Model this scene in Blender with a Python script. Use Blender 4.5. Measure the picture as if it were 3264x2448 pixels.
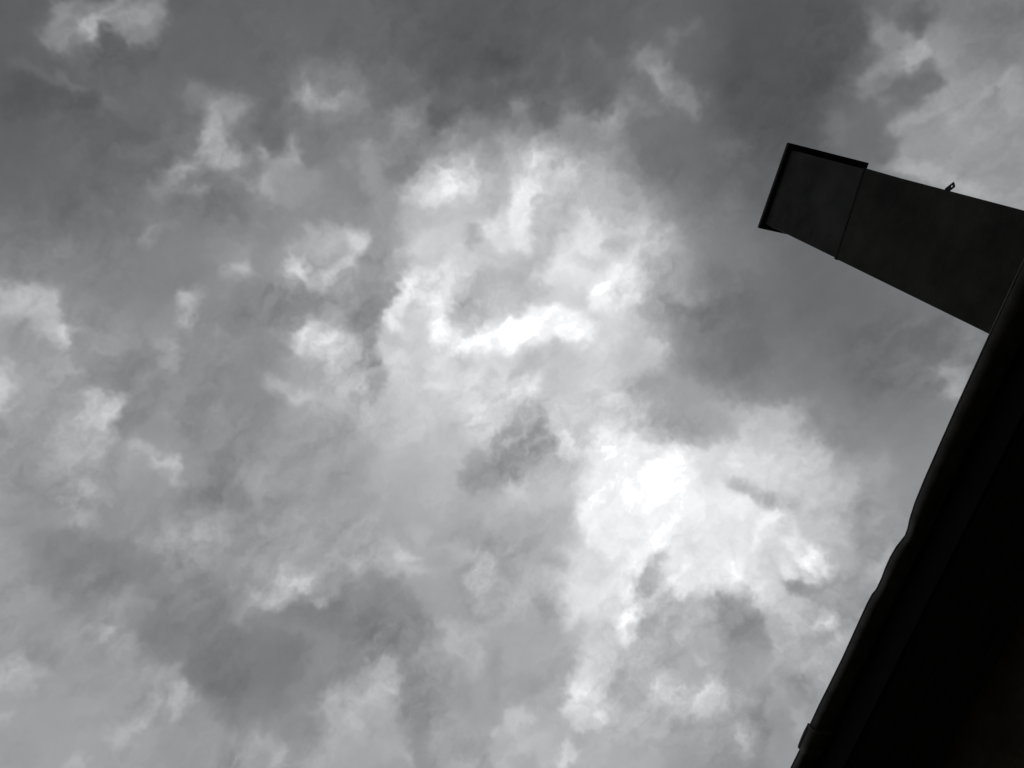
import bpy, bmesh, math, random
import numpy as np
from mathutils import Matrix, Vector

for o in list(bpy.data.objects):
    bpy.data.objects.remove(o, do_unlink=True)
scene = bpy.context.scene
COL = scene.collection
random.seed(5)

# ---------------------------------------------------------------------------
# Camera: held at eye level beside the house, tipped up to 27 degrees from the zenith
# ---------------------------------------------------------------------------
EYE = 1.6
cam_d = bpy.data.cameras.new("camera")
cam = bpy.data.objects.new("camera", cam_d)
COL.objects.link(cam)
cam_d.sensor_fit = 'HORIZONTAL'
cam_d.sensor_width = 36.0
cam_d.lens = 36.0*2650.0/3264.0
cam_d.clip_start = 0.05
cam_d.clip_end = 12000.0
R = Matrix(((0.9512102296501532, -0.13762488329413924, -0.27614939888976237),
            (-0.2342921710330525, -0.9045480222736777, -0.3562303383955346),
            (-0.2007642338702823, 0.4035495841889231, -0.8926597646916914)))
cam.matrix_world = Matrix.Translation((0, 0, EYE)) @ R.to_4x4()
scene.camera = cam

# ---------------------------------------------------------------------------
# World: daylight sky above the overcast, seen only through the cloud deck
# ---------------------------------------------------------------------------
EXPOSURE = 1.25
SUN_DIR = Vector((0.46, 0.47, 1.0)).normalized()
SUN_EL = math.asin(SUN_DIR.z)
SUN_ROT = math.atan2(SUN_DIR.x, SUN_DIR.y)
world = bpy.data.worlds.new("World")
scene.world = world
world.use_nodes = True
wn, wl = world.node_tree.nodes, world.node_tree.links
for n in list(wn): wn.remove(n)
sky = wn.new('ShaderNodeTexSky')
sky.sky_type = 'NISHITA'
sky.sun_disc = False
sky.sun_elevation = SUN_EL
sky.sun_rotation = SUN_ROT
sky.air_density = 1.0
sky.dust_density = 0.3
hs = wn.new('ShaderNodeHueSaturation')
hs.inputs['Saturation'].default_value = 0.0
bg = wn.new('ShaderNodeBackground')
bg.inputs['Strength'].default_value = 0.15
wo = wn.new('ShaderNodeOutputWorld')
wl.new(sky.outputs[0], hs.inputs['Color']); wl.new(hs.outputs[0], bg.inputs[0]); wl.new(bg.outputs[0], wo.inputs[0])

sun_d = bpy.data.lights.new("sun", 'SUN')
sun_d.energy = 0.8
sun_d.angle = math.radians(20)
sun_d.color = (1.0, 0.96, 0.9)
sun = bpy.data.objects.new("sun", sun_d)
COL.objects.link(sun)
sun.rotation_euler = SUN_DIR.to_track_quat('Z', 'Y').to_euler()
sun.location = (0, 0, 40)

scene.view_settings.view_transform = 'Standard'
scene.view_settings.look = 'None'
scene.view_settings.gamma = 1.0
scene.view_settings.exposure = EXPOSURE
scene.cycles.max_bounces = 8
scene.cycles.transparent_max_bounces = 16
scene.cycles.volume_bounces = 0

# chimney outline per metre of scale (before K), rivets and tab
CHX0, CHX1, CHY0, CHY1 = 3.198, 3.74, 0.1125, 0.659
RIVETS = [(0.55, 4.62), (0.60, 3.62)]
TABY, TABZ = -0.004, 3.822
VCOL = (0.0, 0.010, 0.028, 1)

# ---------------------------------------------------------------------------
# Materials
# ---------------------------------------------------------------------------
def mat(name, rgb, rough=0.6, metal=0.0, var=0.25, scale=6.0, bump=0.0, bscale=30.0, spec=0.5,
        stretch=(1, 1, 1), rgb2=None):
    m = bpy.data.materials.new(name); m.use_nodes = True
    n, l = m.node_tree.nodes, m.node_tree.links
    p = n['Principled BSDF']
    p.inputs['Roughness'].default_value = rough
    p.inputs['Metallic'].default_value = metal
    p.inputs['Specular IOR Level'].default_value = spec
    tc = n.new('ShaderNodeTexCoord'); mp = n.new('ShaderNodeMapping')
    mp.inputs['Scale'].default_value = stretch
    l.new(tc.outputs['Object'], mp.inputs['Vector'])
    no = n.new('ShaderNodeTexNoise'); no.inputs['Scale'].default_value = scale
    no.inputs['Detail'].default_value = 7; no.inputs['Roughness'].default_value = 0.62
    l.new(mp.outputs[0], no.inputs['Vector'])
    cr = n.new('ShaderNodeValToRGB')
    lo = tuple(c*(1-var) for c in rgb); hi = rgb2 or tuple(c*(1+var) for c in rgb)
    cr.color_ramp.elements[0].position = 0.33; cr.color_ramp.elements[0].color = (*lo, 1)
    cr.color_ramp.elements[1].position = 0.7; cr.color_ramp.elements[1].color = (*hi, 1)
    l.new(no.outputs['Fac'], cr.inputs[0]); l.new(cr.outputs[0], p.inputs['Base Color'])
    if bump:
        nb = n.new('ShaderNodeTexNoise'); nb.inputs['Scale'].default_value = bscale
        nb.inputs['Detail'].default_value = 4
        l.new(mp.outputs[0], nb.inputs['Vector'])
        bp = n.new('ShaderNodeBump'); bp.inputs['Strength'].default_value = bump
        bp.inputs['Distance'].default_value = 0.02
        l.new(nb.outputs['Fac'], bp.inputs['Height']); l.new(bp.outputs[0], p.inputs['Normal'])
    return m

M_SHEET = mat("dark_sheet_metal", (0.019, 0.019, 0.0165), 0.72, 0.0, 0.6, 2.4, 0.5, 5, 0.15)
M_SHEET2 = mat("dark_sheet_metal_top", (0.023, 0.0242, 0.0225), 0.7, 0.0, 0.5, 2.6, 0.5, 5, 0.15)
M_CAP = mat("blackened_cap_metal", (0.03, 0.031, 0.031), 0.8, 0.0, 0.3, 8, 0.2, 10, 0.1)
M_GUTTER = mat("dark_painted_gutter", (0.046, 0.043, 0.041), 0.55, 0.0, 0.35, 9, 0.25, 14, 0.25)
M_SOFFIT = mat("dark_stained_boards", (0.030, 0.031, 0.032), 0.8, 0.0, 0.4, 5, 0.4, 20, 0.1, (8, 0.6, 8))
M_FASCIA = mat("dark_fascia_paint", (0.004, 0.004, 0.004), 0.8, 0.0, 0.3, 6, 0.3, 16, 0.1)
M_WALL = mat("brown_render", (0.042, 0.032, 0.022), 0.95, 0.0, 0.35, 3.0, 0.6, 60, 0.1)
M_ROOF = mat("dark_roof_sheet", (0.035, 0.034, 0.034), 0.6, 0.0, 0.3, 3.0, 0.2, 12, 0.3)
M_GROUND = mat("trodden_grass_and_gravel", (0.11, 0.105, 0.085), 0.95, 0.0, 0.45, 0.7, 0.6, 18, 0.1)

# ---------------------------------------------------------------------------
# Mesh helpers. House geometry is written in metres from the foot of the camera;
# heights h() are given above the eye.
# ---------------------------------------------------------------------------
ROOT = Vector((3.86, 1.0, 0.0))

def h(z): return z + EYE

def link(name, bm, material, parent=None, smooth_shade=False):
    me = bpy.data.meshes.new(name)
    bmesh.ops.recalc_face_normals(bm, faces=bm.faces)
    if parent is not None:
        bmesh.ops.translate(bm, verts=bm.verts, vec=-ROOT)
    bm.to_mesh(me); bm.free()
    me.materials.append(material)
    if smooth_shade:
        for p in me.polygons: p.use_smooth = True
    o = bpy.data.objects.new(name, me); COL.objects.link(o)
    if parent is not None: o.parent = parent
    return o

def hexa(bm, lo, hi, seg=(1, 1, 1), fn=None):
    """closed box between two corners; fn moves its vertices"""
    r = bmesh.ops.create_cube(bm, size=1.0)
    vs = r['verts']
    for v in vs:
        v.co = Vector([lo[k] + (hi[k]-lo[k])*(v.co[k]+0.5) for k in range(3)])
    if fn:
        for v in vs: v.co = Vector(fn(v.co))
    return vs

def bevel(bm, w, seg=2):
    bmesh.ops.bevel(bm, geom=[e for e in bm.edges], offset=w, segments=seg, affect='EDGES', profile=0.5)

def sweep(bm, rings, close_ring=True, caps=True):
    R_ = [[bm.verts.new(p) for p in ring] for ring in rings]
    n = len(R_[0])
    for a, b in zip(R_[:-1], R_[1:]):
        for i in range(n if close_ring else n-1):
            j = (i+1) % n
            bm.faces.new((a[i], a[j], b[j], b[i]))
    if caps and close_ring:
        bm.faces.new(R_[0]); bm.faces.new(list(reversed(R_[-1])))

house = bpy.data.objects.new("house", None); COL.objects.link(house)
house.location = ROOT
house["label"] = "dark silhouetted house eave with a metal gutter and a tall sheet-metal chimney"
house["category"] = "house"

Y0, Y1 = -7.0, 9.0
# gutter lip line, metres: distance out from the eye at each place along the eave;
# the trough is knocked in around y = 1.7 and wavers further on
LIP = [(-7.2, 3.045), (-3, 3.042), (-0.5, 3.043), (0.28, 3.045), (0.63, 3.049), (1.0, 3.056), (1.16, 3.061),
       (1.38, 3.069), (1.51, 3.078), (1.60, 3.092), (1.66, 3.108), (1.70, 3.112), (1.74, 3.101), (1.77, 3.092),
       (1.83, 3.086), (1.90, 3.088), (1.96, 3.094), (2.01, 3.095), (2.035, 3.093), (2.06, 3.084), (2.12, 3.080),
       (2.27, 3.083), (2.48, 3.088), (2.68, 3.085), (2.80, 3.082), (2.93, 3.084), (3.07, 3.090), (3.13, 3.095),
       (3.27, 3.093), (4.2, 3.088), (6.0, 3.085), (9.2, 3.08)]
LY = np.array([p[0] for p in LIP]); LX = np.array([p[1] for p in LIP])
def lip(y): return float(np.interp(y, LY, LX))
GR = 0.032
PROF = [(-GR*math.cos(a), -GR*math.sin(a)*1.25) for a in [0.5*math.pi*k/8 for k in range(9)]]
PROF += [(0.03, -GR*1.25-0.001), (0.06, -GR*1.25-0.002), (0.09, -GR*1.25-0.001), (0.104, -GR*1.25+0.004), (0.111, -GR*1.25+0.014), (0.113, 0.0)]

def gutter_rings(ys, grow=0.0, thick=0.003):
    """moulded trough: rounded front, flat bottom, straight back"""
    cen = (0.035, 0.0)
    rings = []
    for y in ys:
        dx = lip(y) - 3.06
        out, inn = [], []
        for k, (px, pz) in enumerate(PROF):
            w = 1.0 - 0.8*min(1.0, k/10.0)
            q = math.hypot(px-cen[0], pz-cen[1]) or 1
            ux, uz = (px-cen[0])/q, (pz-cen[1])/q
            out.append((3.06 + GR + px + ux*grow + dx*w, y, h(2.997) + pz + uz*grow))
            inn.append((3.06 + GR + px + ux*(grow-thick) + dx*w, y, h(2.9975) + pz + uz*(grow-thick)))
        rings.append(out + inn[::-1])
    return rings

gys = sorted(set([round(float(y), 3) for y in np.concatenate([LY, np.arange(-7.2, 9.2, 0.2), np.arange(1.3, 2.5, 0.02)])]))
bm = bmesh.new(); sweep(bm, gutter_rings(gys))
gutter = link("gutter", bm, M_GUTTER, house, True)
# rolled bead along the lip
bm = bmesh.new()
rings = []
for y in gys:
    c = (lip(y) + 0.002, h(2.999))
    rings.append([(c[0] + 0.0055*math.cos(a), y, c[1] + 0.0055*math.sin(a)) for a in [2*math.pi*k/8 for k in range(8)]])
sweep(bm, rings)
link("gutter_bead", bm, M_GUTTER, gutter, True)
# sleeve over a gutter joint, its first edge turned up
bm = bmesh.new()
sweep(bm, gutter_rings([2.952, 3.0, 3.06, 3.115], grow=0.010, thick=0.006))
sweep(bm, gutter_rings([2.940, 2.945, 2.9515], grow=0.014, thick=0.012))
rings = []
for y in (2.942, 2.95, 3.0, 3.06, 3.108, 3.118):
    c = (lip(y) - 0.006, h(3.003)); q = 0.011 if 2.95 < y < 3.11 else 0.008
    rings.append([(c[0] + q*math.cos(a), y, c[1] + q*math.sin(a)) for a in [2*math.pi*k/8 for k in range(8)]])
sweep(bm, rings)
link("gutter_joint", bm, M_GUTTER, gutter, True)

# fascia board, soffit boards, wall
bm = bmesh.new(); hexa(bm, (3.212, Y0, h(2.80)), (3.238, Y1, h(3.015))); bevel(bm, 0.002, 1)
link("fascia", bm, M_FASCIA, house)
bm = bmesh.new()
x = 3.2405; k = 0
while x < 3.90:
    hexa(bm, (x, Y0, h(2.818 + 0.0015*(k % 2))), (min(x+0.122, 3.93), Y1, h(2.840)))
    x += 0.1255; k += 1
hexa(bm, (3.2405, Y0, h(2.8415)), (3.93, Y1, h(2.85)))
link("soffit", bm, M_SOFFIT, house)
bm = bmesh.new()
hexa(bm, (3.86, Y0+0.3, 0.0), (4.10, Y1-0.3, h(2.816)))
hexa(bm, (9.9, Y0+0.3, 0.0), (10.14, Y1-0.3, h(2.816)))
for yy in (Y0+0.3, Y1-0.3-0.24):
    # gable walls
    a = [bm.verts.new(p) for p in ((4.1015, yy, 0), (9.8985, yy, 0), (9.8985, yy, h(3.33)), (7.0, yy, h(4.86)), (4.1015, yy, h(3.33)))]
    b = [bm.verts.new((v.co.x, v.co.y+0.24, v.co.z)) for v in a]
    bm.faces.new(a); bm.faces.new(list(reversed(b)))
    for i in range(5):
        j = (i+1) % 5; bm.faces.new((a[i], a[j], b[j], b[i]))
link("wall", bm, M_WALL, house)

# roof: two slopes of ribbed sheet
bm = bmesh.new()
S = math.tan(math.radians(28))
def slope(x0, z0, x1, z1, t):
    pts = [(x0, z0), (x1, z1), (x1, z1+t), (x0, z0+t)]
    A = [bm.verts.new((p[0], Y0, p[1])) for p in pts]; B = [bm.verts.new((p[0], Y1, p[1])) for p in pts]
    bm.faces.new(A); bm.faces.new(list(reversed(B)))
    for i in range(4):
        j = (i+1) % 4; bm.faces.new((A[i], A[j], B[j], B[i]))
xr = 7.0; ze = h(3.03); zr = ze + (xr-3.19)*S
slope(3.19, ze, xr-0.002, zr-0.001, 0.03); slope(10.81, ze, xr+0.002, zr-0.001, 0.03)
y = Y0 + 0.1
while y < Y1:
    for x0, x1 in ((3.19, xr-0.05), (10.81, xr+0.05)):
        za, zb = ze + 0.031, ze + abs(x1-x0)*S + 0.031
        pts = [(x0, y, za), (x0, y+0.025, za), (x0, y+0.025, za+0.03), (x0, y, za+0.03)]
        A = [bm.verts.new(p) for p in pts]; B = [bm.verts.new((x1, p[1], p[2]-za+zb)) for p in pts]
        bm.faces.new(A); bm.faces.new(list(reversed(B)))
        for i in range(4):
            j = (i+1) % 4; bm.faces.new((A[i], A[j], B[j], B[i]))
    y += 0.45
hexa(bm, (xr-0.12, Y0, zr+0.035), (xr+0.12, Y1, zr+0.06))
link("roof", bm, M_ROOF, house)

# ---------------------------------------------------------------------------
# Chimney clad in folded sheet, two lifts of cladding and a flat overhanging lid
# ---------------------------------------------------------------------------
K = 1.4
CX0, CX1 = CHX0*K, CHX1*K
CY0, CY1 = CHY0*K, CHY1*K
SEAM0, SEAM1 = 4.530*K, 4.474*K
def seam_z(y): return h(SEAM0 + (SEAM1-SEAM0)*(y-CY0)/(CY1-CY0))
TOP = 5.4*K

def casing(bm, x0, x1, y0, y1, zlo, zhi, r=0.008, dent=0.0, seed=0):
    """closed four-sided sheet casing with rounded corners, panels slightly oil-canned"""
    prof = []
    N = 10
    for (cx, cy, a0) in ((x0+r, y0+r, math.pi), (x1-r, y0+r, 1.5*math.pi), (x1-r, y1-r, 0), (x0+r, y1-r, 0.5*math.pi)):
        for k in range(4):
            a = a0 + 0.5*math.pi*k/3
            prof.append((cx + r*math.cos(a), cy + r*math.sin(a)))
    full = []
    for i in range(len(prof)):
        p, q = prof[i], prof[(i+1) % len(prof)]
        full.append(p)
        if math.hypot(q[0]-p[0], q[1]-p[1]) > 0.1:
            for k in range(1, N): full.append((p[0]+(q[0]-p[0])*k/N, p[1]+(q[1]-p[1])*k/N))
    rings = []
    M = 14
    for j in range(M+1):
        t = j/M; ring = []
        for (x, y0_) in full:
            y = y0_
            z0 = zlo(y); z1 = zhi(y); z = z0 + (z1-z0)*t
            fx = min(1, max(0, (x-x0)/(x1-x0))); fy = min(1, max(0, (y-y0)/(y1-y0)))
            d = dent*math.sin(math.pi*t)*(0.6*math.sin(5.1*t+seed) + 0.5*math.sin(9.7*t+3*fy+seed))
            dx = dy = 0
            if fx < 0.02: dx = d*math.sin(math.pi*fy)
            if fx > 0.98: dx = -d*math.sin(math.pi*fy)
            if fy > 0.98: dy = -d*math.sin(math.pi*fx)
            # the near side leans out a little towards the foot, and the plan narrows to the back
            lean = (z - h(4.55*K))*0.0187 + 0.014*K*fx
            ring.append((x+dx, y+dy + lean*(1-fy), z))
        rings.append(ring)
    sweep(bm, rings)

bm = bmesh.new()
casing(bm, CX0, CX1, CY0, CY1, lambda y: h(3.3), lambda y: seam_z(y) + 0.012, dent=0.004, seed=1.0)
# turned rim at the head of the lower cladding
casing(bm, CX0-0.005, CX1+0.005, CY0-0.006, CY1+0.006, lambda y: seam_z(y)-0.006, lambda y: seam_z(y)+0.014)
chimney = link("chimney", bm, M_SHEET, house)
bm = bmesh.new()
casing(bm, CX0+0.006, CX1-0.006, CY0+0.005, CY1-0.004, lambda y: seam_z(y)+0.0145, lambda y: h(TOP)-0.001, dent=0.004, seed=2.3)
link("upper_cladding", bm, M_SHEET2, chimney)
# lid
bm = bmesh.new()
hexa(bm, (3.168*K, 0.090*K, h(TOP)), (3.832*K, 0.697*K, h(TOP)+0.04)); bevel(bm, 0.006, 2)
hexa(bm, (3.20*K, 0.12*K, h(TOP)+0.0405), (3.80*K, 0.667*K, h(TOP)+0.07))
link("chimney_cap", bm, M_CAP, chimney)
# rivets on the front sheet
for (y, z) in RIVETS:
    bm = bmesh.new()
    bmesh.ops.create_uvsphere(bm, u_segments=10, v_segments=6, radius=0.006,
                              matrix=Matrix.Translation((CX0-0.001, y*K, h(z*K))) @ Matrix.Diagonal((0.5, 1, 1, 1)))
    link("rivet", bm, M_CAP, chimney, True)
# drilled fixing tab on the near corner
bm = bmesh.new()
def tab():
    L_, Wd = 0.094, 0.046
    n = 16; hole = [(0.068 + 0.0078*math.cos(2*math.pi*k/n), 0.0078*math.sin(2*math.pi*k/n)) for k in range(n)]
    rim = []
    cen = (0.068, 0.0)
    for k in range(n):
        a = 2*math.pi*k/n; dx, dy = math.cos(a), math.sin(a)
        cand = []
        if dx > 1e-6: cand.append((L_-cen[0])/dx)
        if dx < -1e-6: cand.append((-0.02-cen[0])/dx)
        if dy > 1e-6: cand.append((Wd/2)/dy)
        if dy < -1e-6: cand.append((Wd/2)/-dy)
        t = min(cand); rim.append((cen[0]+dx*t, dy*t))
    T = 0.004
    A = [bm.verts.new((p[0], p[1], T/2)) for p in hole]; B = [bm.verts.new((p[0], p[1], T/2)) for p in rim]
    A2 = [bm.verts.new((p[0], p[1], -T/2)) for p in hole]; B2 = [bm.verts.new((p[0], p[1], -T/2)) for p in rim]
    for i in range(n):
        j = (i+1) % n
        bm.faces.new((A[i], B[i], B[j], A[j])); bm.faces.new((A2[i], A2[j], B2[j], B2[i]))
        bm.faces.new((A[i], A[j], A2[j], A2[i])); bm.faces.new((B[i], B2[i], B2[j], B[j]))
tab()
d = Vector((0.0, -0.72, -0.66)).normalized(); nrm = Vector((1, 0, 0)); side = nrm.cross(d)
bmesh.ops.transform(bm, verts=bm.verts, matrix=Matrix.Translation((CX0+0.012, CY0+TABY, h(TABZ*K))) @
                    Matrix((( d.x, side.x, nrm.x, 0), (d.y, side.y, nrm.y, 0), (d.z, side.z, nrm.z, 0), (0, 0, 0, 1))))
link("bracket", bm, M_CAP, chimney)

# ---------------------------------------------------------------------------
# Ground
# ---------------------------------------------------------------------------
bm = bmesh.new()
prev = None; c0 = bm.verts.new((0, 0, 0))
for r in (4, 12, 40, 150, 600, 2440):
    ring = [bm.verts.new((r*math.cos(2*math.pi*k/96), r*math.sin(2*math.pi*k/96), 0)) for k in range(96)]
    for k in range(96):
        j = (k+1) % 96
        if prev is None: bm.faces.new((c0, ring[k], ring[j]))
        else: bm.faces.new((prev[k], ring[k], ring[j], prev[j]))
    prev = ring
ground = link("ground", bm, M_GROUND)
ground.location.z = -0.004
ground["kind"] = "structure"

BROAD = [
  (-1375,450,100), (-1094,383,105), (-799,313,105), (-491,239,98), (-172,163,104), (158,83,104), (496,1,92), (840,-82,92),
  (1188,-167,98), (1537,-252,100), (1884,-338,105), (2228,-422,92), (2565,-506,88), (2895,-587,100), (3214,-667,130), (3523,-744,122),
  (-1362,757,98), (-1074,695,100), (-772,629,103), (-456,560,115), (-128,487,112), (212,410,118), (560,330,104), (914,247,95),
  (1272,163,100), (1631,76,110), (1989,-11,125), (2341,-98,95), (2687,-184,90), (3024,-270,110), (3350,-354,125), (3665,-435,135),
  (-1347,1076,100), (-1052,1020,107), (-742,960,108), (-418,895,125), (-81,826,120), (268,753,128), (625,675,130), (990,594,130),
  (1358,510,130), (1727,423,135), (2094,334,118), (2455,245,100), (2809,155,92), (3153,65,115), (3486,-23,150), (3806,-110,150),
  (-1327,1406,112), (-1026,1357,115), (-709,1304,120), (-377,1245,132), (-32,1180,138), (326,1111,138), (693,1036,150), (1067,957,170),
  (1445,874,190), (1823,786,175), (2199,696,140), (2569,604,112), (2930,511,100), (3281,417,115), (3620,324,150), (3945,231,155),
  (-1304,1747,140), (-997,1705,138), (-673,1658,135), (-334,1606,140), (20,1547,150), (385,1482,165), (761,1411,200), (1144,1334,200),
  (1531,1252,195), (1918,1165,225), (2302,1073,185), (2680,979,120), (3049,882,105), (3406,784,108), (3751,685,112), (4080,587,115),
  (-1277,2095,155), (-964,2062,140), (-634,2022,142), (-288,1977,138), (73,1924,165), (447,1864,175), (831,1797,205), (1222,1723,225),
  (1617,1643,225), (2012,1555,205), (2403,1463,155), (2788,1366,118), (3164,1266,118), (3527,1164,115), (3876,1060,113), (4210,956,125),
  (-1246,2450,152), (-928,2424,150), (-592,2393,142), (-240,2354,138), (128,2308,168), (508,2254,180), (900,2192,200), (1298,2121,205),
  (1700,2042,190), (2102,1956,195), (2501,1862,165), (2892,1764,155), (3273,1660,140), (3642,1553,125), (3996,1445,125), (4334,1335,140),
  (-1212,2808,148), (-888,2791,155), (-547,2767,150), (-189,2736,140), (184,2697,150), (571,2649,160), (968,2591,168), (1372,2524,175),
  (1781,2447,180), (2189,2362,230), (2593,2268,245), (2990,2168,225), (3376,2061,180), (3749,1951,150), (4108,1837,145), (4450,1721,140),
  (-1173,3167,145), (-845,3159,138), (-500,3143,145), (-137,3119,155), (241,3087,155), (633,3044,160), (1035,2992,165), (1444,2928,160),
  (1858,2854,170), (2270,2770,220), (2679,2677,225), (3081,2575,225), (3471,2466,205), (3849,2352,150), (4211,2234,140), (4556,2113,140),
  (-1131,3525,148), (-800,3525,150), (-450,3517,140), (-84,3501,135), (298,3475,155), (694,3438,145), (1100,3391,155), (1513,3331,165),
  (1930,3260,165), (2347,3178,195), (2759,3085,175), (3164,2982,160), (3558,2872,170), (3939,2755,165), (4304,2632,150), (4652,2507,150),
  (-1086,3880,155), (-752,3888,152), (-399,3887,155), (-29,3878,140), (356,3858,130), (754,3828,145), (1163,3785,160), (1578,3729,155),
  (1998,3661,160), (2417,3581,175), (2832,3489,180), (3239,3386,150), (3636,3275,165), (4019,3155,150), (4387,3030,150), (4738,2900,150),
  (-1039,4229,158), (-701,4244,160), (-346,4251,155), (25,4248,145), (412,4235,155), (812,4209,165), (1223,4171,155), (1640,4120,160),
  (2060,4055,170), (2481,3977,170), (2897,3886,155), (3306,3784,140), (3705,3672,150), (4090,3551,150), (4460,3423,150), (4813,3290,150),
]
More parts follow.
